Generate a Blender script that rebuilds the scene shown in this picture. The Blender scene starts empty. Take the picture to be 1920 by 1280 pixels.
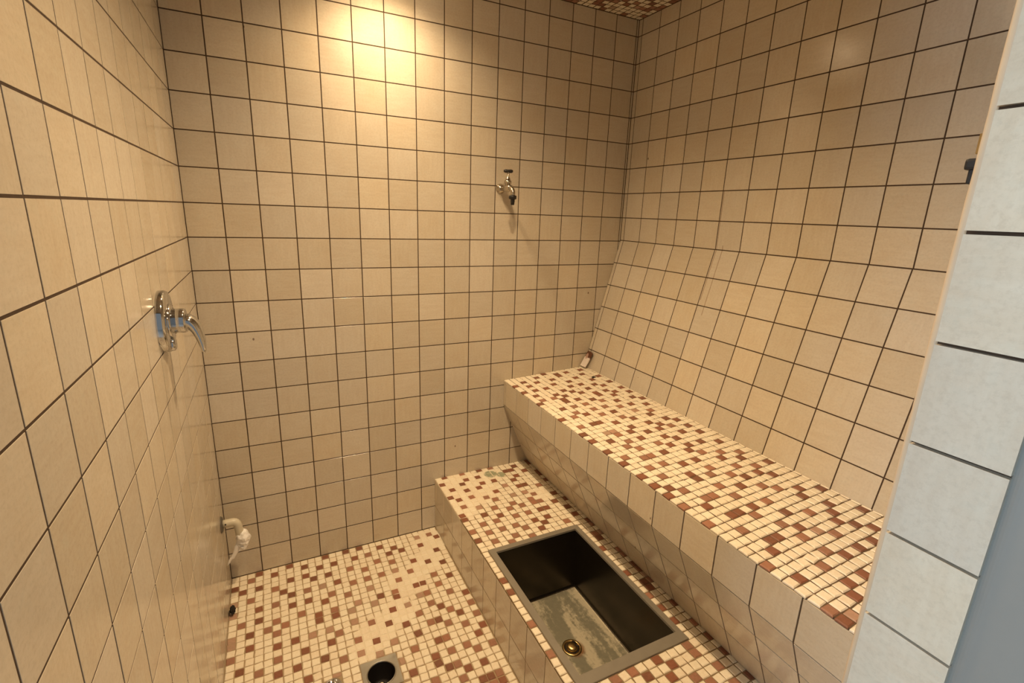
import bpy, bmesh, math, random
from mathutils import Vector, Matrix, noise

random.seed(7)
SC = bpy.context.scene
COL = SC.collection
U = 0.1            # one wall tile with its joint = 0.1 m; all lengths below are in tiles
PI = math.pi

# ------------------------------------------------------------------ camera
cam_data = bpy.data.cameras.new('camera')
cam = bpy.data.objects.new('camera', cam_data)
COL.objects.link(cam)
CAM = Vector((2.034178, -17.612295, 12.999981))
CROT = Matrix(((0.89599257, 0.08185472, -0.43645976),
               (-0.44274634, 0.24046925, -0.86379987),
               (0.03424905, 0.96719923, 0.25169954)))
cam.matrix_world = Matrix.Translation(CAM * U) @ CROT.to_4x4()
cam_data.sensor_fit = 'HORIZONTAL'
cam_data.sensor_width = 36.0
FPX = 919.048
cam_data.lens = FPX / 1920.0 * 36.0
cam_data.clip_start = 0.01
cam_data.clip_end = 200
SC.camera = cam

# ------------------------------------------------------------------ world, view
world = bpy.data.worlds.new('world')
SC.world = world
world.use_nodes = True
bg = world.node_tree.nodes['Background']
bg.inputs['Color'].default_value = (0.92, 1.0, 1.05, 1)
bg.inputs['Strength'].default_value = 0.16
SC.view_settings.view_transform = 'Standard'
SC.view_settings.look = 'None'
SC.view_settings.gamma = 1.0
SC.view_settings.use_curve_mapping = False
SC.view_settings.exposure = 0.48

# the two recessed ceiling lamps (their light is made in their builder below)
LAMP_SPOTS = ((5.90, -1.92), (6.3, -8.6))
LAMP_COLOR = (1.0, 0.72, 0.42)
LAMP_POWER = (23.0, 55.0)

# daylight through the window of the room outside, to the left of the door
day = bpy.data.lights.new('window_daylight', 'AREA')
day.shape = 'RECTANGLE'
day.size, day.size_y = 1.18, 0.50
day.energy = 23.0
day.color = (0.78, 1.0, 1.20)
day_o = bpy.data.objects.new('window_daylight', day)
COL.objects.link(day_o)
day_o.location = (-1.19, -1.95, 1.5)
day_o.rotation_euler = (0, math.radians(-90), 0)

# ------------------------------------------------------------------ room size (in tiles)
XR = 16.10         # right wall plane, upper part
ZC = 20.60         # ceiling
YF = -15.385        # inner face of the front wall
YO = -16.20        # outer face of the front wall
XJ = 7.60          # door jamb plane
ZBREAK = 12.04     # where the right wall starts to lean into the room
SL = 0.2587        # lean: dx per dz
XS = 7.57          # step front
ZS = 2.27          # step top
XB = 10.62         # bench apron plane
ZA = 5.11          # apron bottom
ZB0, XB0, ZB1, XB1 = 6.22, 10.60, 6.41, 14.62     # seat front / back
XU = 11.87         # bench underside meets the step
GAP = 0.033        # joint between wall tiles
REC = 0.006        # joint depth

# mosaic tones, one string for each row from the back wall: . cream, d red-brown, m terracotta, l taupe
FLOOR_PATTERN = (
    "...d...d....d..d.d.............",
    "..m..d...d..........d.....l.m..",
    "d..........d.d..d.m...d......d.",
    ".d.d...d.d...........d.d..d....",
    ".....m....d.d..m...m...........",
    "l.m...d..........m...m......d..",
    ".......d.m.l.d..........d......",
    "l..d.m.........m.m.m.l....d....",
    ".......d.d..m..........m....d..",
    ".m.d.......d..m..l...m.........",
    ".....m..m.................m....",
    "l.d.m.m...d.m..l..d.m..dd...d..",
    "l....m....d.d.l..l..d.....m....",
    "..d....................lm......",
    "m....d.d.l.l..l....d.l.....m...",
    "............m...m.......m....d.",
    ".d...m..d..d......d...m..d.....",
    "...m..........m.....d.....m..m.",
    ".....d.d..d.....d......md..d...",
    "............m.l...l..d...m...m.",
    "........d.......l..........m...",
    "...........l........m..dm....d.",
    "..................l.........d..",
    "......................d.m.m....",
    "...................d..d....m.m.",
    ".......................dm......",
    ".....................m...d.d...",
    "........................m......",
    "..........................d.m..",
    "...............................",
)
STEP_PATTERN = (
    ".d..m..d.m......d",
    ".............d..d",
    "d...d.d....dd....",
    "...d..........d..",
    ".d....d.d...d...d",
    "...d.d.....d....d",
    "d........l.......",
    ".d.m...d...dd...d",
    ".....m........m..",
    ".m....m..l.l.....",
    "...l........m....",
    "d....m..m..m...d.",
    "d..d...m.m.mm....",
    ".....d........d.d",
    "..m.m..m.m.dd....",
    "m..............d.",
    "..m.m.m..d.d.....",
    "d......m..d....d.",
    "..m..m...d...m...",
    "....m..m........d",
    ".................",
    ".................",
    ".................",
    ".................",
    ".................",
    "d................",
    ".................",
    "d................",
    ".................",
    ".................",
    ".................",
    ".................",
    ".................",
    "...............d.",
    ".................",
    ".................",
    "................d",
    ".................",
    "..............d..",
    "................m",
    ".................",
    "....m.m..d...m...",
    ".......d..d..m...",
    ".........d......d",
    "...........m..m..",
    "............m....",
    "..............m.d",
    ".................",
)
BENCH_PATTERN = (
    ".......d.........",
    ".....d...d.d..d..",
    "..d......d.......",
    "d...d..d.....d...",
    "..d........d.....",
    "......d..d.....d.",
    "d.d.d........d...",
    "........d.d......",
    ".d....d.....d..d.",
    "....d..d..d..d...",
    ".m.m.d..d........",
    "d...d.....d.d..d.",
    "....d.d...d..d...",
    "........d...d..d.",
    "..d.m.m..m.......",
    "...........d..d..",
    "...m..m.m......d.",
    "d.m.d.....m.d....",
    "......m.d.....d..",
    "...........l.....",
    ".m.dd...m....m...",
    "......d..d..d....",
    "d................",
    "...ll..d..d..d...",
    "d...m.d....d..d..",
    "..d.....d.d.m....",
    "....m.d.......d..",
    "d..m.....d..d....",
    "....m..m..d...d..",
    ".m......d........",
    "d..mm.d...d.d....",
    ".........d....d..",
    "..m.m.....m......",
    "d.....d.d...m....",
    "..m........d..m..",
    "d....d..m....d...",
    ".d...d.m...m.....",
    "d.m......m...m.d.",
    "......m...d.d....",
    "m..mm...d....d...",
    "..d...m...m......",
    "...........m.....",
    "m..dd.d.m....d...",
    ".....m......d..d.",
    "..m.....d........",
    "......m...m..d...",
    "...dd..d....d....",
    "..d...m.l..d...d.",
    "m........m..d....",
    "......m......d...",
    ".d..m..d.d.d.....",
    ".................",
    "....d.d..........",
    "m..d.............",
    ".................",
    ".................",
    ".................",
    ".................",
    ".................",
    ".................",
)

# ------------------------------------------------------------------ node helpers
def nmat(name):
    m = bpy.data.materials.new(name)
    m.use_nodes = True
    nt = m.node_tree
    b = nt.nodes['Principled BSDF']
    return m, nt, b

def nd(nt, typ, **kw):
    n = nt.nodes.new(typ)
    for k, v in kw.items():
        setattr(n, k, v)
    return n

def math_node(nt, op, a, b=None, c=None, clamp=False):
    n = nd(nt, 'ShaderNodeMath', operation=op)
    n.use_clamp = clamp
    for i, v in enumerate((a, b, c)):
        if v is None:
            continue
        if isinstance(v, (int, float)):
            n.inputs[i].default_value = v
        else:
            nt.links.new(v, n.inputs[i])
    return n.outputs[0]

def mixc(nt, fac, a, b, blend='MIX'):
    n = nd(nt, 'ShaderNodeMix', data_type='RGBA', blend_type=blend)
    for key, v in ((0, fac), (6, a), (7, b)):
        s = n.inputs[key]
        if isinstance(v, (int, float)):
            s.default_value = v
        elif isinstance(v, tuple):
            s.default_value = (*v, 1)
        else:
            nt.links.new(v, s)
    return n.outputs[2]

def noise_tex(nt, vec, scale, detail=4, rough=0.55):
    n = nd(nt, 'ShaderNodeTexNoise')
    n.inputs['Scale'].default_value = scale
    n.inputs['Detail'].default_value = detail
    n.inputs['Roughness'].default_value = rough
    if vec is not None:
        nt.links.new(vec, n.inputs['Vector'])
    return n.outputs['Fac']

def ramp(nt, fac, a, b):
    n = nd(nt, 'ShaderNodeMapRange')
    n.interpolation_type = 'SMOOTHSTEP'
    nt.links.new(fac, n.inputs[0])
    n.inputs[1].default_value = a
    n.inputs[2].default_value = b
    return n.outputs[0]

def vmul(nt, v, s):
    n = nd(nt, 'ShaderNodeVectorMath', operation='MULTIPLY')
    nt.links.new(v, n.inputs[0])
    n.inputs[1].default_value = s
    return n.outputs[0]

def piece_random(nt):
    """one random number for each piece, whether it is its own object or an island"""
    oi = nd(nt, 'ShaderNodeObjectInfo')
    ge = nd(nt, 'ShaderNodeNewGeometry')
    s = math_node(nt, 'ADD', oi.outputs['Random'], ge.outputs['Random Per Island'])
    return math_node(nt, 'FRACT', s), ge

def blob_mask(nt, pos, blobs):
    """soft world-space patches (x, y, z, radius in tiles), frayed by noise"""
    total = None
    for (x, y, z, r) in blobs:
        d = nd(nt, 'ShaderNodeVectorMath', operation='DISTANCE')
        nt.links.new(pos, d.inputs[0])
        d.inputs[1].default_value = (x * U, y * U, z * U)
        v = nd(nt, 'ShaderNodeMapRange')
        v.interpolation_type = 'SMOOTHSTEP'
        nt.links.new(d.outputs['Value'], v.inputs[0])
        v.inputs[1].default_value = r * U
        v.inputs[2].default_value = r * U * 0.25
        total = v.outputs[0] if total is None else math_node(nt, 'MAXIMUM', total, v.outputs[0])
    nz = noise_tex(nt, pos, 22, 4)
    return ramp(nt, math_node(nt, 'ADD', total, math_node(nt, 'MULTIPLY', math_node(nt, 'SUBTRACT', nz, 0.5), 0.9)), 0.30, 0.62)

def bump(nt, bsdf, height, strength, dist=0.002):
    b = nd(nt, 'ShaderNodeBump')
    b.inputs['Strength'].default_value = strength
    b.inputs['Distance'].default_value = dist
    nt.links.new(height, b.inputs['Height'])
    nt.links.new(b.outputs['Normal'], bsdf.inputs['Normal'])

# ------------------------------------------------------------------ materials
def make_tile_material(name, base, warm, pale):
    m, nt, b = nmat(name)
    rnd, ge = piece_random(nt)
    tc = nd(nt, 'ShaderNodeTexCoord')
    pos = ge.outputs['Position']
    off = nd(nt, 'ShaderNodeCombineXYZ')
    nt.links.new(math_node(nt, 'MULTIPLY', rnd, 37.0), off.inputs[0])
    nt.links.new(math_node(nt, 'MULTIPLY', rnd, 91.0), off.inputs[1])
    add = nd(nt, 'ShaderNodeVectorMath', operation='ADD')
    nt.links.new(tc.outputs['Object'], add.inputs[0])
    nt.links.new(off.outputs[0], add.inputs[1])
    # brushed veins, along or across the tile depending on how it was laid
    h = noise_tex(nt, vmul(nt, add.outputs[0], (14, 90, 14)), 1.0, 5, 0.65)
    v = noise_tex(nt, vmul(nt, add.outputs[0], (90, 14, 14)), 1.0, 5, 0.65)
    sel = math_node(nt, 'GREATER_THAN', math_node(nt, 'FRACT', math_node(nt, 'MULTIPLY', rnd, 13.7)), 0.5)
    vein = mixc(nt, sel, h, v)
    cloud = noise_tex(nt, add.outputs[0], 14, 4, 0.6)
    c = mixc(nt, ramp(nt, vein, 0.25, 0.80), warm, base)
    c = mixc(nt, math_node(nt, 'MULTIPLY', ramp(nt, cloud, 0.30, 0.85), 0.45), c, pale)
    fine = noise_tex(nt, add.outputs[0], 170, 5, 0.7)
    c = mixc(nt, math_node(nt, 'MULTIPLY', ramp(nt, fine, 0.42, 0.72), 0.40), c, tuple(v * 0.80 for v in warm))
    blot = noise_tex(nt, add.outputs[0], 45, 4, 0.65)
    c = mixc(nt, math_node(nt, 'MULTIPLY', ramp(nt, blot, 0.50, 0.75), 0.35), c, (pale[0] * 0.86, pale[1] * 0.88, pale[2] * 0.86))
    r2 = math_node(nt, 'FRACT', math_node(nt, 'MULTIPLY', rnd, 5.31))
    val = math_node(nt, 'MULTIPLY_ADD', r2, 0.15, 0.94)
    hs = nd(nt, 'ShaderNodeHueSaturation')
    nt.links.new(c, hs.inputs['Color'])
    nt.links.new(val, hs.inputs['Value'])
    r3 = math_node(nt, 'FRACT', math_node(nt, 'MULTIPLY', rnd, 21.7))
    nt.links.new(math_node(nt, 'MULTIPLY_ADD', r3, 0.28, 0.88), hs.inputs['Saturation'])
    # a few small brown chips and pits
    vo = nd(nt, 'ShaderNodeTexVoronoi')
    vo.inputs['Scale'].default_value = 11
    nt.links.new(vmul(nt, add.outputs[0], (1.0, 0.7, 1.0)), vo.inputs['Vector'])
    vr = nd(nt, 'ShaderNodeSeparateColor')
    nt.links.new(vo.outputs['Color'], vr.inputs[0])
    chip = math_node(nt, 'MULTIPLY', math_node(nt, 'LESS_THAN', vo.outputs['Distance'], 0.035),
                     math_node(nt, 'GREATER_THAN', vr.outputs[0], 0.80))
    c2 = mixc(nt, math_node(nt, 'MULTIPLY', chip, 0.75), hs.outputs['Color'], (0.12, 0.06, 0.03))
    sp = nd(nt, 'ShaderNodeSeparateXYZ')
    nt.links.new(pos, sp.inputs[0])
    wob = math_node(nt, 'MULTIPLY', math_node(nt, 'SUBTRACT', noise_tex(nt, vmul(nt, pos, (0, 0, 1)), 9, 2), 0.5), 0.006)
    for ys, z0, z1 in ((-0.527, 1.03, 1.40), (-0.552, 0.98, 1.22)):
        dy = math_node(nt, 'ABSOLUTE', math_node(nt, 'ADD', math_node(nt, 'SUBTRACT', sp.outputs[1], ys), wob))
        run = math_node(nt, 'MULTIPLY', math_node(nt, 'LESS_THAN', dy, 0.0016), math_node(nt, 'GREATER_THAN', sp.outputs[0], 1.45))
        run = math_node(nt, 'MULTIPLY', run, math_node(nt, 'MULTIPLY', math_node(nt, 'GREATER_THAN', sp.outputs[2], z0), math_node(nt, 'LESS_THAN', sp.outputs[2], z1)))
        c2 = mixc(nt, math_node(nt, 'MULTIPLY', run, 0.55), c2, (0.22, 0.12, 0.06))
    nt.links.new(c2, b.inputs['Base Color'])
    nt.links.new(math_node(nt, 'MULTIPLY_ADD', cloud, 0.16, 0.08), b.inputs['Roughness'])
    b.inputs['Specular IOR Level'].default_value = 0.5
    bump(nt, b, math_node(nt, 'ADD', math_node(nt, 'MULTIPLY', vein, 0.5), math_node(nt, 'MULTIPLY', fine, 0.8)), 0.12, 0.0012)
    return m

TILE = make_tile_material('beige_glazed_tile', (0.62, 0.555, 0.445), (0.57, 0.49, 0.38), (0.64, 0.60, 0.51))

def make_grout(name, color, blobs=None, film=(0.62, 0.53, 0.38)):
    m, nt, b = nmat(name)
    ge = nd(nt, 'ShaderNodeNewGeometry')
    n = noise_tex(nt, ge.outputs['Position'], 60, 3)
    c = mixc(nt, n, tuple(v * 0.7 for v in color), tuple(v * 1.3 for v in color))
    if blobs:
        c = mixc(nt, blob_mask(nt, ge.outputs['Position'], blobs), c, film)
    nt.links.new(c, b.inputs['Base Color'])
    b.inputs['Roughness'].default_value = 0.9
    bump(nt, b, n, 0.3)
    return m

GROUT = make_grout('dark_brown_grout', (0.060, 0.034, 0.018))
FILM = [(7.1, -0.8, 0, 1.1), (6.6, -1.9, 0, 1.0), (5.7, -2.7, 0, 1.1), (5.1, -3.9, 0, 0.9), (4.3, -4.4, 0, 0.9), (3.9, -4.9, 0, 0.8),
        (7.7, -0.5, 2.27, 1.6), (8.4, -0.9, 2.27, 1.7), (7.8, -2.2, 2.27, 1.2), (8.9, -1.6, 2.27, 1.3), (9.8, -0.6, 2.27, 0.9),
        (11.0, -2.7, 2.27, 0.7)]
FGROUT = make_grout('floor_mosaic_grout', (0.36, 0.27, 0.16), FILM[:6], (0.78, 0.70, 0.54))
SGROUT = make_grout('step_mosaic_grout', (0.25, 0.18, 0.10), FILM[6:], (0.74, 0.65, 0.50))
MGROUT = make_grout('mosaic_grout', (0.12, 0.075, 0.04))

GREEN = [(9.85, -0.55, 2.27, 0.42), (10.25, -0.75, 2.27, 0.30)]

def make_mosaic(name, a, b_, rough, stain=False):
    m, nt, b = nmat(name)
    rnd, ge = piece_random(nt)
    pos = ge.outputs['Position']
    r2 = math_node(nt, 'FRACT', math_node(nt, 'MULTIPLY', rnd, 7.13))
    c = mixc(nt, r2, a, b_)
    n = noise_tex(nt, pos, 160, 4, 0.65)
    c = mixc(nt, math_node(nt, 'MULTIPLY', ramp(nt, n, 0.4, 0.75), 0.35), c, tuple(min(1, v * 1.35 + 0.02) for v in a))
    if stain:
        c = mixc(nt, math_node(nt, 'MULTIPLY', blob_mask(nt, pos, GREEN), 0.8), c, (0.20, 0.25, 0.15))
    nt.links.new(c, b.inputs['Base Color'])
    nt.links.new(math_node(nt, 'MULTIPLY_ADD', n, 0.3, rough), b.inputs['Roughness'])
    bump(nt, b, n, 0.15, 0.001)
    return m

MOS = {'.': make_mosaic('cream_mosaic', (0.87, 0.79, 0.63), (0.81, 0.70, 0.54), 0.25, True),
       'd': make_mosaic('red_brown_mosaic', (0.26, 0.10, 0.055), (0.19, 0.08, 0.045), 0.30),
       'm': make_mosaic('terracotta_mosaic', (0.36, 0.165, 0.10), (0.30, 0.155, 0.10), 0.30),
       'l': make_mosaic('taupe_mosaic', (0.44, 0.26, 0.18), (0.40, 0.27, 0.19), 0.30)}

def plain(name, color, rough=0.5, metal=0.0, vary=0.12, scale=40, bmp=0.05):
    m, nt, b = nmat(name)
    tc = nd(nt, 'ShaderNodeTexCoord')
    n = noise_tex(nt, tc.outputs['Object'], scale, 4)
    nt.links.new(mixc(nt, n, tuple(v * (1 - vary) for v in color), tuple(min(1, v * (1 + vary)) for v in color)), b.inputs['Base Color'])
    b.inputs['Roughness'].default_value = rough
    b.inputs['Metallic'].default_value = metal
    if bmp:
        bump(nt, b, n, bmp, 0.001)
    return m

CHROME = plain('chrome', (0.62, 0.63, 0.64), 0.08, 1.0, 0.05, 30, 0.0)
CHROME_WORN = plain('worn_chrome', (0.55, 0.50, 0.42), 0.22, 1.0, 0.25, 60, 0.08)
BLACK = plain('black_plastic', (0.012, 0.010, 0.009), 0.45)
STEEL = plain('brushed_steel', (0.42, 0.41, 0.37), 0.38, 0.9, 0.12, 70, 0.04)
PIPE = plain('off_white_pipe', (0.62, 0.57, 0.44), 0.35)
TAPE = plain('white_tape', (0.93, 0.91, 0.87), 0.65, 0, 0.06, 80, 0.3)
GREY = plain('grey_metal_flange', (0.16, 0.15, 0.13), 0.4, 0.6)
BRASS = plain('worn_brass', (0.50, 0.36, 0.16), 0.3, 1.0, 0.3)
CREAM = plain('cream_plaster', (0.54, 0.43, 0.30), 0.6, 0, 0.12, 25, 0.2)
PLASTER = plain('white_plaster', (0.70, 0.69, 0.66), 0.8, 0, 0.05, 15, 0.1)
FRAME = plain('grey_painted_frame', (0.25, 0.245, 0.225), 0.4, 0, 0.04, 15, 0.03)
OUTFLOOR = plain('grey_floor', (0.42, 0.41, 0.39), 0.5, 0, 0.12, 6, 0.1)
CONCRETE = plain('mortar', (0.20, 0.16, 0.12), 0.9)
DARKBIT = plain('dark_debris', (0.012, 0.008, 0.006), 0.8)
WHITEPAINT = plain('white_lacquer', (0.8, 0.8, 0.78), 0.4)

def glow_material():
    m, nt, b = nmat('lamp_glass')
    b.inputs['Base Color'].default_value = (0.9, 0.85, 0.75, 1)
    b.inputs['Emission Color'].default_value = (*LAMP_COLOR, 1)
    b.inputs['Emission Strength'].default_value = 45
    return m
GLOW = glow_material()

def tub_material():
    m, nt, b = nmat('tub_grey_steel')
    ge = nd(nt, 'ShaderNodeNewGeometry')
    pos = ge.outputs['Position']
    sp = nd(nt, 'ShaderNodeSeparateXYZ')
    nt.links.new(pos, sp.inputs[0])
    n = noise_tex(nt, pos, 30, 5, 0.6)
    wall = mixc(nt, n, (0.05, 0.042, 0.032), (0.075, 0.063, 0.047))
    # dried sediment lying on the tub bottom, in long ragged streaks
    sed = noise_tex(nt, vmul(nt, pos, (16, 3.2, 1)), 1.0, 6, 0.6)
    sed2 = noise_tex(nt, pos, 75, 5, 0.7)
    bottom = mixc(nt, sed2, (0.17, 0.165, 0.12), (0.27, 0.25, 0.18))
    bottom = mixc(nt, math_node(nt, 'MULTIPLY', ramp(nt, math_node(nt, 'MULTIPLY_ADD', sed2, 0.30, sed), 0.62, 0.76), 0.85), bottom, (0.58, 0.52, 0.38))
    # rust round the waste
    d = nd(nt, 'ShaderNodeVectorMath', operation='DISTANCE')
    nt.links.new(pos, d.inputs[0])
    d.inputs[1].default_value = (9.60 * U, -7.72 * U, 0.12 * U)
    rust = math_node(nt, 'MULTIPLY', ramp(nt, math_node(nt, 'MULTIPLY_ADD', sed2, 0.012, d.outputs['Value']), 0.042, 0.026), 0.8)
    bottom = mixc(nt, rust, bottom, (0.20, 0.075, 0.012))
    isb = math_node(nt, 'LESS_THAN', sp.outputs[2], 0.135 * U)
    nt.links.new(mixc(nt, isb, wall, bottom), b.inputs['Base Color'])
    nt.links.new(math_node(nt, 'MULTIPLY_ADD', isb, -0.75, 0.85), b.inputs['Metallic'])
    nt.links.new(math_node(nt, 'MULTIPLY_ADD', isb, 0.2, 0.26), b.inputs['Roughness'])
    bump(nt, b, sed2, 0.1, 0.001)
    return m
TUB = tub_material()
TUBRIM = plain('tub_grey_rim', (0.28, 0.255, 0.21), 0.42, 0.3, 0.12, 40, 0.05)

def card_material():
    m, nt, b = nmat('packet_print')
    tc = nd(nt, 'ShaderNodeTexCoord')
    sp = nd(nt, 'ShaderNodeSeparateXYZ')
    nt.links.new(tc.outputs['Object'], sp.inputs[0])
    n = noise_tex(nt, tc.outputs['Object'], 130, 4)
    up = ramp(nt, math_node(nt, 'MULTIPLY_ADD', n, 0.018, sp.outputs[1]), 0.052, 0.056)
    d = nd(nt, 'ShaderNodeVectorMath', operation='DISTANCE')
    nt.links.new(vmul(nt, tc.outputs['Object'], (1, 0.6, 0)), d.inputs[0])
    d.inputs[1].default_value = (0.018, 0.030, 0)
    figure = ramp(nt, d.outputs['Value'], 0.009, 0.007)
    c = mixc(nt, up, (0.95, 0.88, 0.84), (0.13, 0.05, 0.025))
    c = mixc(nt, math_node(nt, 'MULTIPLY', figure, 0.85), c, (0.62, 0.42, 0.34))
    nt.links.new(c, b.inputs['Base Color'])
    b.inputs['Roughness'].default_value = 0.35
    return m
CARD = card_material()

# ------------------------------------------------------------------ mesh helpers (lengths in tiles)
def link_mesh(name, verts, faces, mats, parent=None, smooth=False, midx=None, matrix=None):
    me = bpy.data.meshes.new(name)
    me.from_pydata([tuple(v) for v in verts], [], faces)
    for m in (mats if isinstance(mats, (list, tuple)) else [mats]):
        me.materials.append(m)
    if midx:
        me.polygons.foreach_set('material_index', midx)
    if smooth:
        me.polygons.foreach_set('use_smooth', [True] * len(me.polygons))
    me.update()
    o = bpy.data.objects.new(name, me)
    COL.objects.link(o)
    if matrix is not None:
        o.matrix_world = matrix
    if parent is not None:
        o.parent = parent
    return o

class MB:
    """collects shapes; build() links them as ONE mesh object"""
    def __init__(self):
        self.v, self.f, self.s = [], [], []
    def add(self, verts, faces, smooth=False):
        b = len(self.v)
        self.v += [Vector(p) for p in verts]
        self.f += [tuple(i + b for i in f) for f in faces]
        self.s += [smooth] * len(faces)
        return self
    def box(self, a, b):
        (x0, y0, z0), (x1, y1, z1) = a, b
        v = [(x0, y0, z0), (x1, y0, z0), (x1, y1, z0), (x0, y1, z0), (x0, y0, z1), (x1, y0, z1), (x1, y1, z1), (x0, y1, z1)]
        return self.add(v, [(0, 3, 2, 1), (4, 5, 6, 7), (0, 1, 5, 4), (1, 2, 6, 5), (2, 3, 7, 6), (3, 0, 4, 7)])
    def prism_y(self, prof, y0, y1):
        n = len(prof)
        v = [(x, y0, z) for x, z in prof] + [(x, y1, z) for x, z in prof]
        f = [tuple(range(n)), tuple(range(2 * n - 1, n - 1, -1))] + [(i, i + n, (i + 1) % n + n, (i + 1) % n) for i in range(n)]
        return self.add(v, f)
    def prism_z(self, prof, z0, z1):
        n = len(prof)
        v = [(x, y, z0) for x, y in prof] + [(x, y, z1) for x, y in prof]
        f = [tuple(range(n - 1, -1, -1)), tuple(range(n, 2 * n))] + [(i, (i + 1) % n, (i + 1) % n + n, i + n) for i in range(n)]
        return self.add(v, f)
    def tube(self, path, radii, seg=20, squash=1.0, side=None, cap=True):
        path = [Vector(p) for p in path]
        n = len(path)
        if not isinstance(radii, (list, tuple)):
            radii = [radii] * n
        t0 = (path[1] - path[0]).normalized()
        up = Vector(side) if side else (Vector((0, 0, 1)) if abs(t0.z) < 0.9 else Vector((1, 0, 0)))
        vs, fs = [], []
        for i in range(n):
            t = (path[min(i + 1, n - 1)] - path[max(i - 1, 0)]).normalized()
            a = (up - t * up.dot(t)).normalized()
            b = t.cross(a)
            up = a
            for k in range(seg):
                w = 2 * PI * k / seg
                vs.append(path[i] + a * math.cos(w) * radii[i] + b * math.sin(w) * radii[i] * squash)
        for i in range(n - 1):
            for k in range(seg):
                k2 = (k + 1) % seg
                fs.append((i * seg + k, i * seg + k2, (i + 1) * seg + k2, (i + 1) * seg + k))
        self.add(vs, fs, True)
        if cap:
            b = len(self.v) - len(vs)
            self.f.append(tuple(b + k for k in range(seg - 1, -1, -1)))
            self.s.append(False)
            self.f.append(tuple(b + (n - 1) * seg + k for k in range(seg)))
            self.s.append(False)
        return self
    def lathe(self, origin, axis, prof, seg=32):
        """prof: (distance along axis, radius)"""
        o, ax = Vector(origin), Vector(axis).normalized()
        a = ax.orthogonal().normalized()
        b = ax.cross(a)
        vs, fs = [], []
        for d, r in prof:
            for k in range(seg):
                w = 2 * PI * k / seg
                vs.append(o + ax * d + (a * math.cos(w) + b * math.sin(w)) * r)
        for i in range(len(prof) - 1):
            for k in range(seg):
                k2 = (k + 1) % seg
                fs.append((i * seg + k, i * seg + k2, (i + 1) * seg + k2, (i + 1) * seg + k))
        self.add(vs, fs, True)
        return self
    def build(self, name, mat, parent=None, origin=(0, 0, 0), bevel=0.0):
        o0 = Vector(origin)
        me = bpy.data.meshes.new(name)
        me.from_pydata([tuple((p - o0) * U) for p in self.v], [], self.f)
        me.materials.append(mat)
        me.polygons.foreach_set('use_smooth', self.s)
        me.update()
        bm = bmesh.new()
        bm.from_mesh(me)
        bmesh.ops.recalc_face_normals(bm, faces=bm.faces)
        if bevel:
            bmesh.ops.bevel(bm, geom=[e for e in bm.edges if e.is_manifold and e.calc_face_angle(0) > 0.6], offset=bevel * U, segments=2, affect='EDGES', profile=0.6)
        bm.to_mesh(me)
        bm.free()
        o = bpy.data.objects.new(name, me)
        COL.objects.link(o)
        if parent is not None:
            o.parent = parent
            o.location = (o0 - ORIGIN[parent.name]) * U if parent.name in ORIGIN else o0 * U
            ORIGIN[o.name] = o0
        else:
            o.location = o0 * U
            ORIGIN[o.name] = o0
        return o

ORIGIN = {}

def empty(name, origin):
    o = bpy.data.objects.new(name, None)
    o.empty_display_size = 0.02
    COL.objects.link(o)
    o.location = Vector(origin) * U
    ORIGIN[o.name] = Vector(origin)
    return o

def tag(o, label=None, cat=None, group=None, kind=None):
    if label: o['label'] = label
    if cat: o['category'] = cat
    if group: o['group'] = group
    if kind: o['kind'] = kind
    return o

# ------------------------------------------------------------------ tiling
def visible(p):
    """is this point (in tiles) inside the photograph and not behind the door jamb; returns its size weight"""
    q = CROT.transposed() @ (p - CAM)
    if q.z > -0.5:
        return 0.0
    x, y = FPX * q.x / -q.z, FPX * q.y / -q.z
    if abs(x) > 990 or abs(y) > 670:
        return 0.0
    if p.y > -15.3:
        t = (-15.4 - CAM.y) / (p.y - CAM.y)
        if CAM.x + t * (p.x - CAM.x) > XJ + 0.05:
            return 0.0
    return 1.0

TILE_CACHE = {}
def tile_geom(w, h, t, c):
    x, y = w / 2, h / 2
    v = []
    for (a, b, z) in ((x, y, -t), (x, y, -c), (x - c, y - c, 0)):
        v += [(-a, -b, z), (a, -b, z), (a, b, z), (-a, b, z)]
    f = [(3, 2, 1, 0)]
    for k in (0, 4):
        for i in range(4):
            j = (i + 1) % 4
            f.append((k + i, k + j, k + 4 + j, k + 4 + i))
    f.append((8, 9, 10, 11))
    return v, f

def tile_mesh(name, w, h, t, c, mat):
    key = (name, round(w, 3), round(h, 3), t, c, mat.name)
    if key not in TILE_CACHE:
        v, f = tile_geom(w, h, t, c)
        me = bpy.data.meshes.new(name)
        me.from_pydata([(a * U, b * U, d * U) for a, b, d in v], [], f)
        me.materials.append(mat)
        me.update()
        TILE_CACHE[key] = me
    return TILE_CACHE[key]

def frame_matrix(o, u, v):
    u, v = Vector(u).normalized(), Vector(v).normalized()
    n = u.cross(v)
    return Matrix(((u.x, v.x, n.x, o.x), (u.y, v.y, n.y, o.y), (u.z, v.z, n.z, o.z), (0, 0, 0, 1)))

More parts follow.
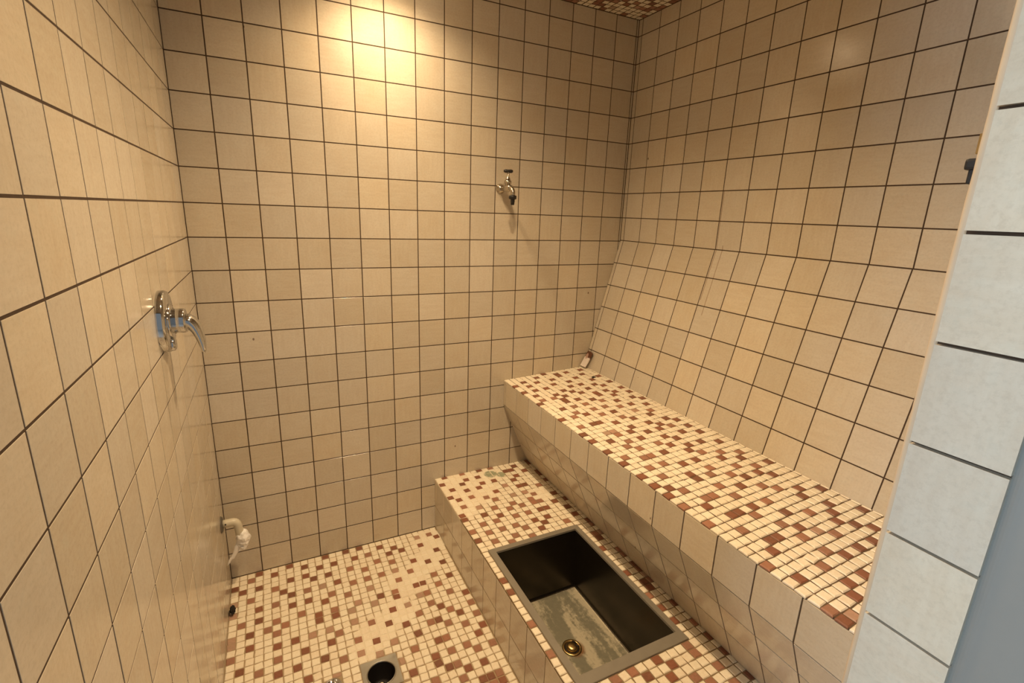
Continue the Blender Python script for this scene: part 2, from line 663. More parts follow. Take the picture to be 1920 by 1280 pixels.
def lay(parent, piece, field, cells, origin, u, v, t=0.07, c=0.003, tilt=0.03, limit=300, jitter=0.0):
    """cells: list of (u0, u1, v0, v1, material) in tiles on the plane origin + u*U + v*V.
    The visible ones become parts of their own, the rest one joined part."""
    u, v = Vector(u).normalized(), Vector(v).normalized()
    n = u.cross(v)
    rnd = random.Random(len(cells) * 31 + len(piece))
    items = []
    for (a0, a1, b0, b1, mat) in cells:
        ctr = Vector(origin) + u * ((a0 + a1) / 2) + v * ((b0 + b1) / 2)
        s = 0.0
        for du in (0.5, 0.05, 0.95):
            for dv in (0.5, 0.05, 0.95):
                s = max(s, visible(Vector(origin) + u * (a0 + (a1 - a0) * du) + v * (b0 + (b1 - b0) * dv)))
        d = CAM - ctr
        w = s * (a1 - a0) * (b1 - b0) * abs(d.normalized().dot(n)) / d.length_squared
        items.append((w, ctr, a1 - a0, b1 - b0, mat))
    items.sort(key=lambda i: -i[0])
    vs, fs, mi, mats = [], [], [], []
    inv = Vector(ORIGIN.get(parent.name, Vector((0, 0, 0))))
    for k, (w, ctr, du, dv, mat) in enumerate(items):
        ctr = ctr + u * rnd.uniform(-jitter, jitter) + v * rnd.uniform(-jitter, jitter) + n * rnd.uniform(-0.001, 0.001)
        M = frame_matrix((ctr - inv) * U, u, v)
        a = math.radians(tilt)
        M = M @ Matrix.Rotation(rnd.gauss(0, a), 4, 'X') @ Matrix.Rotation(rnd.gauss(0, a), 4, 'Y') @ Matrix.Rotation(rnd.gauss(0, a * 2 * (1 if jitter == 0 else 3)), 4, 'Z')
        if w > 0 and k < limit:
            o = bpy.data.objects.new(piece, tile_mesh(piece, du, dv, t, c, mat))
            COL.objects.link(o)
            o.parent = parent
            o.matrix_local = M
        else:
            gv, gf = tile_geom(du, dv, t, c)
            b = len(vs)
            vs += [M @ Vector((p[0] * U, p[1] * U, p[2] * U)) for p in gv]
            fs += [tuple(i + b for i in f) for f in gf]
            if mat not in mats:
                mats.append(mat)
            mi += [mats.index(mat)] * len(gf)
    if vs:
        o = link_mesh(field, vs, fs, mats, midx=mi)
        o.parent = parent
        o['kind'] = 'stuff'

def grid_cells(ub, vb, mat=None, gap=GAP):
    out = []
    for i in range(len(ub) - 1):
        for j in range(len(vb) - 1):
            a0, a1, b0, b1 = ub[i] + gap / 2, ub[i + 1] - gap / 2, vb[j] + gap / 2, vb[j + 1] - gap / 2
            if a1 - a0 > 0.03 and b1 - b0 > 0.03:
                out.append((a0, a1, b0, b1, mat or TILE))
    return out

def breaks(lo, hi, start, pitch=1.0):
    """joint positions from lo to hi with one at start"""
    k = math.ceil((lo - start) / pitch - 1e-6)
    out = [lo]
    while start + k * pitch < hi - 1e-6:
        p = start + k * pitch
        if p > lo + 0.02:
            out.append(p)
        k += 1
    return out + [hi]

# ------------------------------------------------------------------ the room
def struct(name, mb, mat, origin=(0, 0, 0)):
    return tag(mb.build(name, mat, origin=origin), kind='structure')

T = 1.2
wall_back = struct('wall_back', MB().box((-T, REC, -T), (XR + T, T, ZC + T)), GROUT)
wall_left = struct('wall_left', MB().box((-T, YO, -T), (-REC, REC, ZC + T)), GROUT)
wall_right = struct('wall_right', MB().box((XR + REC, YF - 0.5, ZBREAK), (XR + T, REC, ZC + T)), GROUT)
# its lower half leans out into the room as a backrest
wall_right_lower = struct('wall_right_lower', MB().prism_y([(XR + T, ZBREAK), (XR + T, -T), (XR + REC - (ZBREAK + T) * SL, -T), (XR + REC, ZBREAK)], YF - 0.5, REC), GROUT)
fl = MB()
for (x0, x1, y0, y1) in ((-REC, 3.64, YF - 0.12, REC), (4.48, XS + 0.3, YF - 0.12, REC), (3.64, 4.48, YF - 0.12, -6.40), (3.64, 4.48, -5.56, REC)):
    fl.box((x0, y0, -T), (x1, y1, -0.016))
floor = struct('floor', fl, FGROUT)
ceiling = struct('ceiling', MB().box((-T, YO, ZC + REC), (XR + T, T, ZC + T)), MGROUT)
ZL = 19.6          # door head
wf = MB().box((XJ + REC, YO, -T), (XR + T, YF - REC, ZC + REC))
wf.box((0, YO, ZL), (XJ + REC, YF - REC, ZC + REC))
wall_front = struct('wall_front', wf, GROUT)

for w, cells, org, u, v in (
        (wall_back, grid_cells(breaks(0, XR, 0), breaks(0, ZC, 0)), (0, 0, 0), (1, 0, 0), (0, 0, 1)),
        (wall_left, grid_cells(breaks(0, -YO, 0.13), breaks(0, ZC, 0)), (0, 0, 0), (0, -1, 0), (0, 0, -1)),
        (wall_right, grid_cells(breaks(0, -YF, 0.22), breaks(0, ZC - ZBREAK, 0.96)), (XR, 0, ZBREAK), (0, -1, 0), (0, 0, 1)),
        ):
    if w is wall_left:
        # v runs downward from the ceiling line so that the face points into the room
        cells = [(a0, a1, -b1, -b0, m) for a0, a1, b0, b1, m in cells]
    lay(w, 'tile', 'hidden_tiles', cells, org, u, v)
ln = math.hypot(1, SL)
lay(wall_right_lower, 'tile', 'hidden_tiles',
    [(-a1, -a0, b0, b1, m) for a0, a1, b0, b1, m in grid_cells(breaks(0, -YF, 0.21), breaks(0, (ZBREAK - 6.36) * ln, 0.0))],
    (XR, 0, ZBREAK), (0, 1, 0), (-SL, 0, -1))
# front wall: the door jamb seen at the right, the inner face and the head over the door
lay(wall_front, 'jamb_tile', 'hidden_tiles', [(-b, -a, -d, -c, m) for a, b, c, d, m in grid_cells([0, 0.78], breaks(0, ZL, -0.02))],
    (XJ, -16.19, 0), (0, -1, 0), (0, 0, -1))
lay(wall_front, 'tile', 'hidden_tiles', [(-b, -a, c, d, m) for a, b, c, d, m in grid_cells(breaks(XJ + 0.25, XR, XJ + 0.25), breaks(0, ZC, 0))],
    (0, YF, 0), (-1, 0, 0), (0, 0, 1))
lay(wall_front, 'tile', 'hidden_tiles', [(-b, -a, c, d, m) for a, b, c, d, m in grid_cells(breaks(0, XJ + 0.25, XJ + 0.25), [ZL, ZC])],
    (0, YF, 0), (-1, 0, 0), (0, 0, 1))

# outside the door: plain wall around the opening and the floor the photographer stands on
outer = MB().box((-12.6, YO - 0.1, -T), (-T, YO + 0.8, 26)).box((-T, YO - 0.1, -T), (0.0, YO, 26)).box((XJ + 0.9, YO - 0.1, -T), (24, YO, 26)).box((0, YO - 0.1, ZL + 0.3), (XJ + 0.9, YO, 26))
struct('wall_outside', outer, PLASTER)
# the window wall left of the photographer
wy0, wy1, wz0, wz1 = -22.2, -16.8, 9.0, 21.0
wl = MB().box((-12.6, YO - 0.1, -T), (-11.8, wy1, 26)).box((-12.6, wy0, -T), (-11.8, -38, 26)).box((-12.6, wy0, -T), (-11.8, wy1, wz0)).box((-12.6, wy0, wz1), (-11.8, wy1, 26))
struct('wall_window', wl, PLASTER)
wn = struct('window_1', MB().box((-12.4, wy0, wz0), (-12.2, wy1, wz0 + 0.4)).box((-12.4, wy0, wz1 - 0.4), (-12.2, wy1, wz1)).box((-12.4, wy0, wz0), (-12.2, wy0 + 0.4, wz1)).box((-12.4, wy1 - 0.4, wz0), (-12.2, wy1, wz1)).box((-12.4, -19.6, wz0), (-12.2, -19.4, wz1)), WHITEPAINT)
struct('floor_outside', MB().box((-12.6, -38, -T), (24, YF - 0.12, -0.05)), OUTFLOOR)

# edge bead of the jamb: rounded plaster corner, slightly uneven
prof = [(XJ - 0.004, -15.415), (XJ - 0.012, -15.395), (XJ - 0.010, -15.37), (XJ + 0.008, -15.348), (XJ + 0.04, -15.340), (XJ + 0.25, -15.340), (XJ + 0.25, -15.415)]
vs, fs = [], []
NZ = 80
for i in range(NZ + 1):
    z = ZL * i / NZ
    for k, (x, y) in enumerate(prof):
        w = 0.010 * noise.noise(Vector((x * 3, k * 0.4, z * 1.3))) + 0.006 * noise.noise(Vector((k, y, z * 5)))
        vs.append((x + (w if k < 5 else 0), y + (w if 0 < k < 5 else 0), z))
n = len(prof)
for i in range(NZ):
    for k in range(n):
        fs.append((i * n + k, i * n + (k + 1) % n, (i + 1) * n + (k + 1) % n, (i + 1) * n + k))
fs += [tuple(range(n)), tuple(NZ * n + k for k in range(n - 1, -1, -1))]
struct('trim_1', MB().add(vs, fs, True), CREAM)

# painted door frame lining at the outer side of the jamb
pr = [(XJ + 0.6, YO + 0.04), (XJ + 0.012, YO + 0.04)]
for k in range(7):
    a = PI / 2 * k / 6
    pr.append((XJ + 0.004 - 0.05 * math.sin(a), YO + 0.04 - 0.10 * (1 - math.cos(a))))
pr += [(XJ - 0.046, YO - 1.1), (XJ + 0.6, YO - 1.1)]
struct('trim_2', MB().prism_z(pr, -0.05, ZL + 0.4), FRAME)

# ------------------------------------------------------------------ mosaic helpers
def clip_cell(cell, holes, gap=0.03):
    """cut a cell (x0, x1, y0, y1) back from rectangular holes; None when nothing useful is left"""
    x0, x1, y0, y1 = cell
    for hx0, hx1, hy0, hy1 in holes:
        if x1 <= hx0 or x0 >= hx1 or y1 <= hy0 or y0 >= hy1:
            continue
        opts = [(x0, min(x1, hx0 - gap / 2), y0, y1), (max(x0, hx1 + gap / 2), x1, y0, y1),
                (x0, x1, y0, min(y1, hy0 - gap / 2)), (x0, x1, max(y0, hy1 + gap / 2), y1)]
        opts = [o for o in opts if o[1] - o[0] > 0.045 and o[3] - o[2] > 0.045]
        if not opts:
            return None
        x0, x1, y0, y1 = max(opts, key=lambda o: (o[1] - o[0]) * (o[3] - o[2]))
    return x0, x1, y0, y1

def mosaic_cells(x0, px, xmin, xmax, y0, py, ymax, pattern, holes=(), gap=0.026, seen=lambda i, j: True, seed=1):
    """cells with x to the right and y away from the back wall"""
    rnd = random.Random(seed)
    nc = int((xmax - x0) / px + 1.2)
    nr = int((ymax - y0) / py + 1.2)
    out = []
    for j in range(nr):
        for i in range(nc):
            cx0, cx1 = max(x0 + i * px + gap / 2, xmin), min(x0 + (i + 1) * px - gap / 2, xmax)
            cy0, cy1 = max(y0 + j * py + gap / 2, 0.01), min(y0 + (j + 1) * py - gap / 2, ymax)
            r = rnd.random()
            if cx1 - cx0 < 0.04 or cy1 - cy0 < 0.04:
                continue
            c = clip_cell((cx0, cx1, cy0, cy1), holes)
            if c is None:
                continue
            if j < len(pattern) and i < len(pattern[0]) and (pattern[j][i] != '.' or seen(i, j)):
                k = pattern[j][i]
            else:
                k = '.' if r > 0.24 else ('d' if r < 0.11 else ('m' if r < 0.21 else 'l'))
            out.append((*c, MOS[k]))
    return out

# ------------------------------------------------------------------ floor mosaic
DR = (4.06, 5.98, 0.52)                       # square floor drain: x, -y, half side
CAP = (2.74, 5.84, 0.25)                      # round chrome cap beside it
holes = [(DR[0] - DR[2] - 0.02, DR[0] + DR[2] + 0.02, DR[1] - DR[2] - 0.02, DR[1] + DR[2] + 0.02),
         (CAP[0] - CAP[2], CAP[0] + CAP[2], CAP[1] - CAP[2], CAP[1] + CAP[2])]
cells = mosaic_cells(0.004, 0.2516, 0.01, XS - 0.015, 0.009, 0.2582, -YF, FLOOR_PATTERN, holes, seen=lambda i, j: j < 28, seed=3)
lay(floor, 'mosaic_tile', 'mosaic_field', [(a, b, -d, -c, m) for a, b, c, d, m in cells], (0, 0, 0), (1, 0, 0), (0, 1, 0), t=0.05, c=0.016, tilt=0.5, jitter=0.006)

# ceiling mosaic (same tiles overhead)
blank = ("." * 60,)
cells = mosaic_cells(0.0, 0.2516, 0.01, XR - 0.01, 0.0, 0.2582, -YF, (), seed=11)
lay(ceiling, 'mosaic_tile', 'mosaic_field', [(a, b, c, d, m) for a, b, c, d, m in cells], (0, 0, ZC), (1, 0, 0), (0, -1, 0), t=0.05, c=0.016, tilt=0.5, jitter=0.006)

# ------------------------------------------------------------------ step with the sunken tub
TUBF = (7.80, 11.26, 5.00, 10.36)             # flange outline x0, x1, -y0, -y1
TUBI = (8.00, 11.08, 5.20, 10.06)             # opening
step = MB()
zt = ZS - 0.02
for (x0, x1, y0, y1) in ((XS + REC, TUBI[0] - 0.04, 0, -YF - 0.02), (TUBI[1] + 0.04, XU + 0.75, 0, -YF - 0.02), (TUBI[0] - 0.04, TUBI[1] + 0.04, 0, TUBI[2] - 0.04), (TUBI[0] - 0.04, TUBI[1] + 0.04, TUBI[3] + 0.04, -YF - 0.02)):
    step.box((x0, -y1, -T * 0.9), (x1, -y0, zt))
step = tag(step.build('tiled_step', SGROUT, origin=(XS, YF, 0)), 'low tiled step along the bench with mosaic top and a sunken tub', 'step')
cells = mosaic_cells(7.575, 0.26, 7.575, XU + 0.02, -0.072, 0.2546, -YF, STEP_PATTERN, [TUBF],
                     seen=lambda i, j: j < 20 or (i < 1 and j < 30) or (i < 14 and j > 38 and j < 46), seed=5)
lay(step, 'mosaic_tile', 'mosaic_field', [(a, b, -d, -c, m) for a, b, c, d, m in cells], (0, 0, ZS), (1, 0, 0), (0, 1, 0), t=0.05, c=0.018, tilt=0.6, jitter=0.006)
lay(step, 'riser_tile', 'hidden_tiles', [(a, b, c, d, m) for a, b, c, d, m in
    [(-b, -a, -d, -c, m) for a, b, c, d, m in grid_cells(breaks(0, -YF, 0.17), [0, 1.03, 2.20])]],
    (XS, 0, 0), (0, 1, 0), (0, 0, -1))

# ------------------------------------------------------------------ bench
core = MB().prism_y([(XB + 0.02, ZB0 - 0.10), (XB + 0.02, ZA), (XU + 0.02, ZS - 0.02), (XR + REC - (ZBREAK - ZS) * SL, ZS - 0.02), (XR + REC - (ZBREAK - ZB1) * SL, ZB1 - 0.02), (XB0 + 0.06, ZB0 - 0.02)], YF, -0.0)
bench = tag(core.build('tiled_bench', MGROUT, origin=(XB, YF, ZS)), 'built-in tiled bench with a mosaic seat against the leaning right wall', 'bench')
sn = Vector((XB1 - XB0, 0, ZB1 - ZB0)).normalized()
cells = mosaic_cells(10.61, 0.2485, 10.595, XB1 + 0.03, -0.013, 0.2552, -YF, BENCH_PATTERN, seen=lambda i, j: j < 54, seed=9)
lay(bench, 'mosaic_tile', 'mosaic_field', [(a - XB0, b - XB0, -d, -c, m) for a, b, c, d, m in cells], (XB0, 0, ZB0), sn, (0, 1, 0), t=0.05, c=0.02, tilt=0.6, jitter=0.006)
lay(bench, 'apron_tile', 'hidden_tiles', [(-b, -a, -d, -c, m) for a, b, c, d, m in grid_cells(breaks(0, -YF, 0.2), [ZA, ZB0 - 0.05])],
    (XB, 0, 0), (0, 1, 0), (0, 0, -1))
un = Vector((XU - XB, 0, ZS - ZA))
lay(bench, 'front_tile', 'hidden_tiles', [(-b, -a, c, d, m) for a, b, c, d, m in grid_cells(breaks(0, -YF, 0.2), [0, 1.02, 2.04, un.length])],
    (XB, 0, ZA), (0, 1, 0), un)

# ------------------------------------------------------------------ sunken tub
tub = tag(empty('sunken_tub', (9.5, -7.6, 0.1)), 'grey rectangular tub with flat rim sunk into the tiled step', 'tub')
zr = ZS + 0.03
b = MB()
x0, x1, y0, y1 = TUBI
f0, f1, g0, g1 = TUBF
rim = [(f0, -g1, zr - 0.05), (f1, -g1, zr - 0.05), (f1, -g0, zr - 0.05), (f0, -g0, zr - 0.05),
       (f0, -g1, zr - 0.01), (f1, -g1, zr - 0.01), (f1, -g0, zr - 0.01), (f0, -g0, zr - 0.01),
       (f0 + 0.01, -g1 + 0.01, zr), (f1 - 0.01, -g1 + 0.01, zr), (f1 - 0.01, -g0 - 0.01, zr), (f0 + 0.01, -g0 - 0.01, zr),
       (x0, -y1, zr), (x1, -y1, zr), (x1, -y0, zr), (x0, -y0, zr),
       (x0 + 0.01, -y1 + 0.01, zr - 0.06), (x1 - 0.01, -y1 + 0.01, zr - 0.06), (x1 - 0.01, -y0 - 0.01, zr - 0.06), (x0 + 0.01, -y0 - 0.01, zr - 0.06)]
fs = []
for k in (0, 4, 8, 12):
    for i in range(4):
        j = (i + 1) % 4
        fs.append((k + i, k + j, k + 4 + j, k + 4 + i))
b.add(rim, fs)
b.build('rim', TUBRIM, tub)
ZT = 0.12
b = MB()
basin = []
for (z, dx0, dx1, dy0, dy1) in ((zr - 0.05, 0.006, 0.006, 0.006, 0.006), (ZT + 0.10, 0.06, 0.02, 0.26, 0.06), (ZT + 0.03, 0.10, 0.05, 0.30, 0.10), (ZT, 0.17, 0.12, 0.37, 0.17)):
    basin += [(x0 + dx0, -y1 + dy1, z), (x1 - dx1, -y1 + dy1, z), (x1 - dx1, -y0 - dy0, z), (x0 + dx0, -y0 - dy0, z)]
fs = []
for k in (0, 4, 8):
    for i in range(4):
        j = (i + 1) % 4
        fs.append((k + i, k + 4 + i, k + 4 + j, k + j))
fs.append((12, 13, 14, 15))
b.add(basin, fs)
b.build('basin', TUB, tub)
WX, WY = 9.52, -7.64
w = MB().lathe((WX, WY, ZT), (0, 0, 1), [(0.0, 0.31), (0.02, 0.305), (0.035, 0.27), (0.025, 0.225), (0.0, 0.21)])
waste = w.build('waste_ring', BRASS, tub, origin=(WX, WY, ZT))
MB().lathe((WX, WY, ZT + 0.003), (0, 0, 1), [(0, 0.23), (0.001, 0.0)]).build('waste_hole', BLACK, waste, origin=(WX, WY, ZT))
MB().lathe((WX, WY, ZT + 0.0), (0, 0, 1), [(0.01, 0.175), (0.06, 0.175), (0.09, 0.155), (0.11, 0.08), (0.115, 0.0)]).build('waste_cap', BRASS, waste, origin=(WX, WY, ZT))
m = MB()
for k in range(9):
    r = random.Random(k)
    a, q = r.uniform(-0.9, 0.9), r.uniform(0.08, 0.17)
    m.tube([(WX + q * math.cos(a) - 0.03, WY + q * math.sin(a) + 0.04, ZT + 0.06), (WX + q * math.cos(a), WY + q * math.sin(a), ZT + 0.11), (WX + q * math.cos(a) + 0.05, WY + q * math.sin(a) - 0.03, ZT + 0.07)], [0.012, 0.018, 0.008], 6)
m.build('tangled_hair', DARKBIT, waste, origin=(WX, WY, ZT))

# ------------------------------------------------------------------ shower mixer on the left wall
VY, VZ = -5.56, 10.60
valve = tag(empty('shower_mixer', (0, VY, VZ)), 'chrome single lever shower mixer with round wall plate on the left wall', 'mixer')
plate = MB()
pp = [(0.0, 0.645), (0.10, 0.645), (0.135, 0.62), (0.15, 0.58), (0.155, 0.30), (0.155, 0.0)]
plate.lathe((0, VY, VZ), (1, 0, 0), pp, 48)
plate.build('wall_plate', CHROME, valve)
MB().lathe((0, VY, VZ), (1, 0, 0), [(0.15, 0.36), (0.185, 0.355), (0.20, 0.33), (0.20, 0.0)], 40).build('collar', CHROME, valve)
MB().lathe((0, VY, VZ), (1, 0, 0), [(0.19, 0.245), (0.21, 0.26), (0.40, 0.255), (0.43, 0.24), (0.43, 0.0)], 40).build('cartridge_cover', CHROME, valve)
lv = MB()
path = [(0.38, VY, VZ), (0.44, VY, VZ - 0.005), (0.50, VY, VZ - 0.04), (0.56, VY - 0.01, VZ - 0.12), (0.61, VY - 0.03, VZ - 0.24), (0.65, VY - 0.06, VZ - 0.38), (0.68, VY - 0.10, VZ - 0.52), (0.695, VY - 0.14, VZ - 0.64), (0.70, VY - 0.16, VZ - 0.70)]
lv.tube(path, [0.235, 0.24, 0.235, 0.215, 0.18, 0.145, 0.11, 0.07, 0.03], 24, squash=0.62, side=(0, 1, 0))
lv.build('lever', CHROME, valve)
MB().lathe((0.14, VY - 0.10, VZ - 0.47), (1, 0, 0), [(0.0, 0.14), (0.05, 0.135), (0.075, 0.10), (0.08, 0.0)], 24).build('diverter_button', CHROME, valve)
MB().lathe((0.155, VY - 0.30, VZ + 0.10), (1, 0, 0), [(0.0, 0.05), (0.02, 0.045), (0.025, 0.0)], 16).build('screw', CHROME_WORN, valve)

# ------------------------------------------------------------------ tap on the back wall
TX, TZ = 10.21, 13.90
tap = tag(empty('wall_tap', (TX, 0, TZ)), 'small worn chrome garden tap with T handle on the back wall', 'tap')
MB().lathe((TX, 0, TZ), (0, -1, 0), [(0, 0.185), (0.02, 0.185), (0.06, 0.165), (0.12, 0.13), (0.16, 0.10), (0.17, 0.0)]).build('wall_flange', CHROME_WORN, tap)
bd = MB().tube([(TX, -0.12, TZ), (TX, -0.40, TZ), (TX, -0.55, TZ), (TX, -0.75, TZ), (TX, -0.92, TZ)], [0.085, 0.085, 0.13, 0.13, 0.10], 20)
bd.build('body', CHROME_WORN, tap)
MB().lathe((TX, -0.65, TZ), (0, 0, 1), [(0.05, 0.105), (0.16, 0.10), (0.17, 0.13), (0.27, 0.13), (0.28, 0.09), (0.36, 0.075), (0.40, 0.04), (0.58, 0.04)], 6).build('bonnet', CHROME_WORN, tap)
hd = MB().tube([(TX - 0.16, -0.60, TZ + 0.60), (TX - 0.10, -0.62, TZ + 0.60), (TX, -0.65, TZ + 0.60), (TX + 0.10, -0.68, TZ + 0.60), (TX + 0.16, -0.70, TZ + 0.60)], [0.04, 0.065, 0.055, 0.065, 0.04], 12)
hd.build('handle', BLACK, tap)
sp = []
for k in range(9):
    a = PI / 2 * k / 8
    sp.append((TX, -0.88 - 0.20 * math.sin(a), TZ - 0.20 * (1 - math.cos(a))))
sp = [(TX, -0.80, TZ)] + sp + [(TX, -1.08, TZ - 0.30)]
MB().tube(sp, 0.085, 18).build('spout', CHROME_WORN, tap)
MB().lathe((TX, -1.08, TZ - 0.26), (0, 0, -1), [(0, 0.0), (0.0, 0.13), (0.03, 0.14), (0.10, 0.14), (0.13, 0.12), (0.13, 0.0)], 16).build('hose_collar', BLACK, tap)
MB().lathe((TX, -1.08, TZ - 0.38), (0, 0, -1), [(0, 0.085), (0.05, 0.075), (0.08, 0.08), (0.13, 0.07), (0.20, 0.065), (0.21, 0.04), (0.10, 0.04)], 16).build('nozzle', BLACK, tap)

# ------------------------------------------------------------------ pipe elbow wrapped in tape
PY, PZ = -0.90, 2.80
pipe = tag(empty('pipe_elbow', (0, PY, PZ)), 'off-white pipe elbow with crumpled white tape low on the left wall', 'pipe')
MB().lathe((0, PY, PZ - 0.02), (1, 0, 0), [(0, 0.27), (0.03, 0.26), (0.06, 0.22), (0.07, 0.0)]).build('wall_flange', GREY, pipe)
pth = [(0.04, PY, PZ), (0.16, PY, PZ), (0.28, PY, PZ)]
for k in range(7):
    a = PI / 2 * k / 6
    pth.append((0.32 + 0.15 * math.sin(a), PY, PZ - 0.15 * (1 - math.cos(a))))
pth += [(0.50, PY, PZ - 0.40), (0.515, PY, PZ - 0.55)]
el = MB().tube(pth, 0.125, 22).build('elbow', PIPE, pipe)
MB().lathe((0.14, PY - 0.12, PZ + 0.03), (0, -1, 0), [(0, 0.028), (0.008, 0.026), (0.01, 0.0)], 10).build('grub_screw', BLACK, el)
tp, rad = [], []
for k in range(29):
    s = k / 28
    tp.append((0.505 + 0.10 * math.sin(s * PI) - (0.10 if s > 0.8 else 0) * (s - 0.8) * 5, PY, PZ - 0.42 - 0.66 * s))
    rad.append(0.125 + 0.075 * math.sin(min(1, s * 1.25) * PI) ** 0.8 if s < 0.8 else 0.17 - (s - 0.8) * 0.45)
tm = MB().tube(tp, rad, 40)
for v in tm.v:
    d = noise.noise(v * 6.0) * 0.06 + noise.noise(v * 17.0) * 0.035
    v.x += d
    v.y += noise.noise(v * 7.0 + Vector((5, 0, 0))) * 0.05 + noise.noise(v * 19.0) * 0.04
tm.build('tape_wrap', TAPE, pipe)
tl = MB().tube([(0.50, PY, PZ - 0.78), (0.40, PY, PZ - 0.98), (0.30, PY, PZ - 1.18), (0.21, PY, PZ - 1.34), (0.16, PY, PZ - 1.37), (0.09, PY, PZ - 1.50), (0.03, PY, PZ - 1.60)], [0.12, 0.10, 0.07, 0.065, 0.05, 0.035, 0.012], 16, squash=0.6)
for v in tl.v:
    v.x += noise.noise(v * 9.0) * 0.03
tl.build('tape_tail', TAPE, pipe)

# ------------------------------------------------------------------ floor drain and chrome cap
dx, dy, hs = DR
drain = tag(empty('floor_drain', (dx, -dy, 0)), 'square steel floor drain with an open round black hole', 'drain')
seg = 40
rh = 0.40
vs, fs = [], []
for k in range(seg):
    a = 2 * PI * k / seg
    c, s = math.cos(a), math.sin(a)
    q = hs / max(abs(c), abs(s))
    vs += [(dx + c * q, -dy + s * q, -0.03), (dx + c * q, -dy + s * q, 0.012), (dx + c * rh, -dy + s * rh, 0.005), (dx + c * rh, -dy + s * rh, -0.15)]
for k in range(seg):
    j = (k + 1) % seg
    for i in range(3):
        fs.append((k * 4 + i, j * 4 + i, j * 4 + i + 1, k * 4 + i + 1))
MB().add(vs, fs).build('cover_plate', STEEL, drain)
MB().lathe((dx, -dy, 0), (0, 0, 1), [(0.0, 0.425), (0.025, 0.415), (0.03, 0.40), (0.02, 0.385), (-0.10, 0.385)], 48).build('ring', STEEL, drain)
MB().lathe((dx, -dy, 0), (0, 0, 1), [(-0.01, 0.384), (-0.60, 0.37), (-0.66, 0.30), (-0.67, 0.0)], 40).build('trap_cup', BLACK, drain)
MB().lathe((dx, -dy, -0.67), (0, 0, 1), [(0, 0.09), (0.29, 0.085), (0.30, 0.05), (0.285, 0.0)], 20).build('centre_screw', CHROME_WORN, drain)

cap = tag(empty('round_drain', (CAP[0], -CAP[1], 0)), 'small round chrome floor drain left of the square one', 'drain')
MB().lathe((CAP[0], -CAP[1], 0), (0, 0, 1), [(0.0, 0.255), (0.03, 0.25), (0.06, 0.22), (0.065, 0.18), (0.03, 0.15), (0.02, 0.0)], 36).build('cap_ring', CHROME, cap)
MB().lathe((CAP[0], -CAP[1], 0.021), (0, 0, 1), [(0.0, 0.125), (0.012, 0.09), (0.016, 0.0)], 24).build('cap_centre', BLACK, cap)

# ------------------------------------------------------------------ packet in the bench corner
sl_u = Vector((0, -1, 0))
sl_v = Vector((SL, 0, 1)).normalized()
pk_o = Vector((14.60, -0.06, 6.43))
pk = MB()
W_, H_ = 0.36, 0.74
v = [(0.0, 0.0), (W_, 0.0), (W_ + 0.10, H_ * 0.93), (W_ * 0.98, H_), (0.10, H_)]
n = len(v)
vv = [(x, y, 0.0) for x, y in v] + [(x, y, 0.05) for x, y in v]
ff = [tuple(range(n - 1, -1, -1)), tuple(range(n, 2 * n))] + [(i, (i + 1) % n, (i + 1) % n + n, i + n) for i in range(n)]
me = bpy.data.meshes.new('paper_packet')
me.from_pydata([(a * U, b_ * U, c * U) for a, b_, c in vv], [], ff)
me.materials.append(CARD)
me.update()
o = bpy.data.objects.new('paper_packet', me)
COL.objects.link(o)
nrm = sl_u.cross(sl_v)
M = Matrix(((sl_u.x, sl_v.x, nrm.x, 0), (sl_u.y, sl_v.y, nrm.y, 0), (sl_u.z, sl_v.z, nrm.z, 0), (0, 0, 0, 1)))
M.translation = (pk_o + nrm * 0.16) * U
M = M @ Matrix.Rotation(math.radians(-10), 4, 'X')
o.matrix_world = M
tag(o, 'small white and brown packet leaning in the far corner of the bench', 'packet')

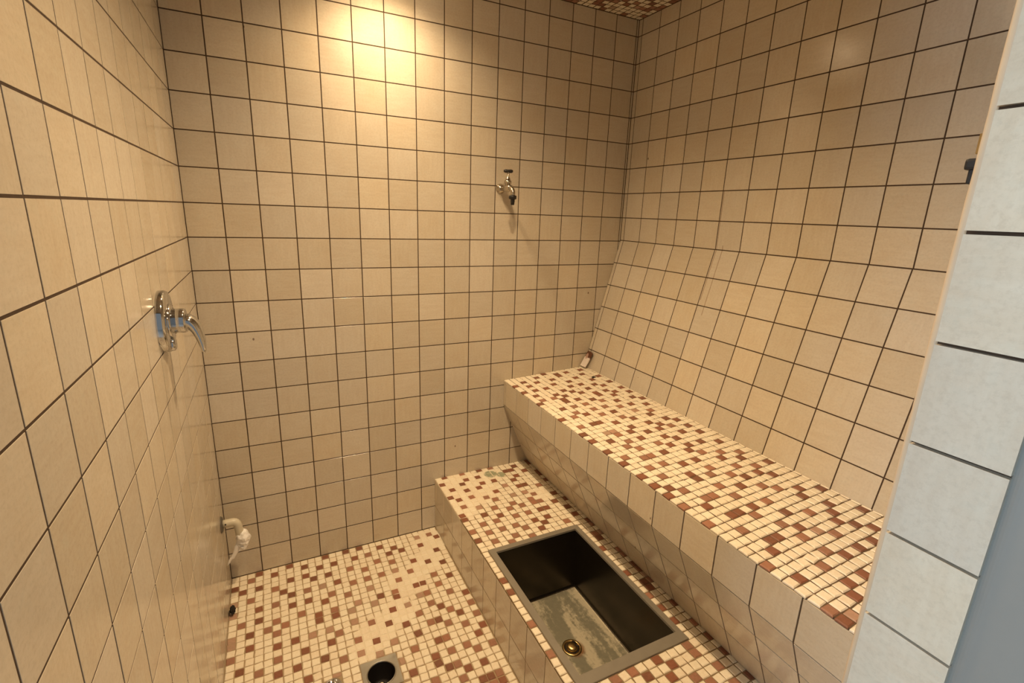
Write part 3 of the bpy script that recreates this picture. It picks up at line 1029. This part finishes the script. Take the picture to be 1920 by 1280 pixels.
# ------------------------------------------------------------------ small dirt
def crumb(name, label, pos, size, seed, stretch=(1, 1, 1)):
    bm = bmesh.new()
    bmesh.ops.create_icosphere(bm, subdivisions=3, radius=1)
    for v in bm.verts:
        d = 1 + 0.55 * noise.noise(v.co * 2.2 + Vector((seed, 0, 0))) + 0.25 * noise.noise(v.co * 6 + Vector((0, seed, 0)))
        v.co = Vector((v.co.x * stretch[0], v.co.y * stretch[1], v.co.z * stretch[2])) * d * size * U
    zmin = min(v.co.z for v in bm.verts)
    for v in bm.verts:
        v.co.z -= zmin
    me = bpy.data.meshes.new(name)
    bm.to_mesh(me)
    bm.free()
    me.materials.append(DARKBIT)
    o = bpy.data.objects.new(name, me)
    COL.objects.link(o)
    o.location = Vector(pos) * U
    return tag(o, label, 'debris')
crumb('dirt_clump', 'black clump of dirt on the mosaic floor against the left wall', (0.12, -1.80, 0.0), 0.12, 3, (0.7, 1.3, 0.9))
crumb('dirt_flake', 'tiny dark flake on the bench mosaic near the packet', (14.12, -1.50, 6.385), 0.07, 8, (1.2, 0.5, 0.4))

# ------------------------------------------------------------------ door catch on the jamb edge
catch = tag(empty('door_catch', (7.6, -15.25, 13.34)), 'small black door catch at the cream edge of the door jamb', 'catch')
MB().box((7.74, -15.345, 13.52), (7.90, -15.215, 13.62)).build('block', BLACK, catch, bevel=0.025)
MB().box((7.76, -15.345, 13.40), (7.85, -15.25, 13.53)).build('stem', BLACK, catch, bevel=0.012)
MB().box((7.72, -15.345, 13.65), (7.78, -15.285, 13.82)).build('brass_plate', BRASS, catch, bevel=0.006)

# ------------------------------------------------------------------ ceiling lamps
for (lx, ly), pw, lab in zip(LAMP_SPOTS, LAMP_POWER, ('recessed ceiling lamp close to the back wall', 'recessed ceiling lamp over the middle of the floor')):
    lamp = tag(empty('ceiling_lamp', (lx, ly, ZC)), lab, 'lamp', 'recessed ceiling lamps')
    ORIGIN[lamp.name] = Vector((lx, ly, ZC))
    MB().lathe((lx, ly, ZC), (0, 0, -1), [(0.0, 0.50), (0.03, 0.50), (0.06, 0.46), (0.05, 0.36), (0.02, 0.33)], 40).build('bezel', WHITEPAINT, lamp)
    MB().lathe((lx, ly, ZC - 0.025), (0, 0, -1), [(0.0, 0.34), (0.05, 0.30), (0.10, 0.20), (0.13, 0.08), (0.135, 0.0)], 32).build('lens', GLOW, lamp)
    ld = bpy.data.lights.new('lamp_light', 'SPOT')
    ld.energy = pw
    ld.color = LAMP_COLOR
    ld.spot_size = math.radians(141)
    ld.spot_blend = 1.0
    ld.shadow_soft_size = 0.03
    lo = bpy.data.objects.new('lamp_light', ld)
    COL.objects.link(lo)
    lo.parent = lamp
    lo.location = (0, 0, -0.022)
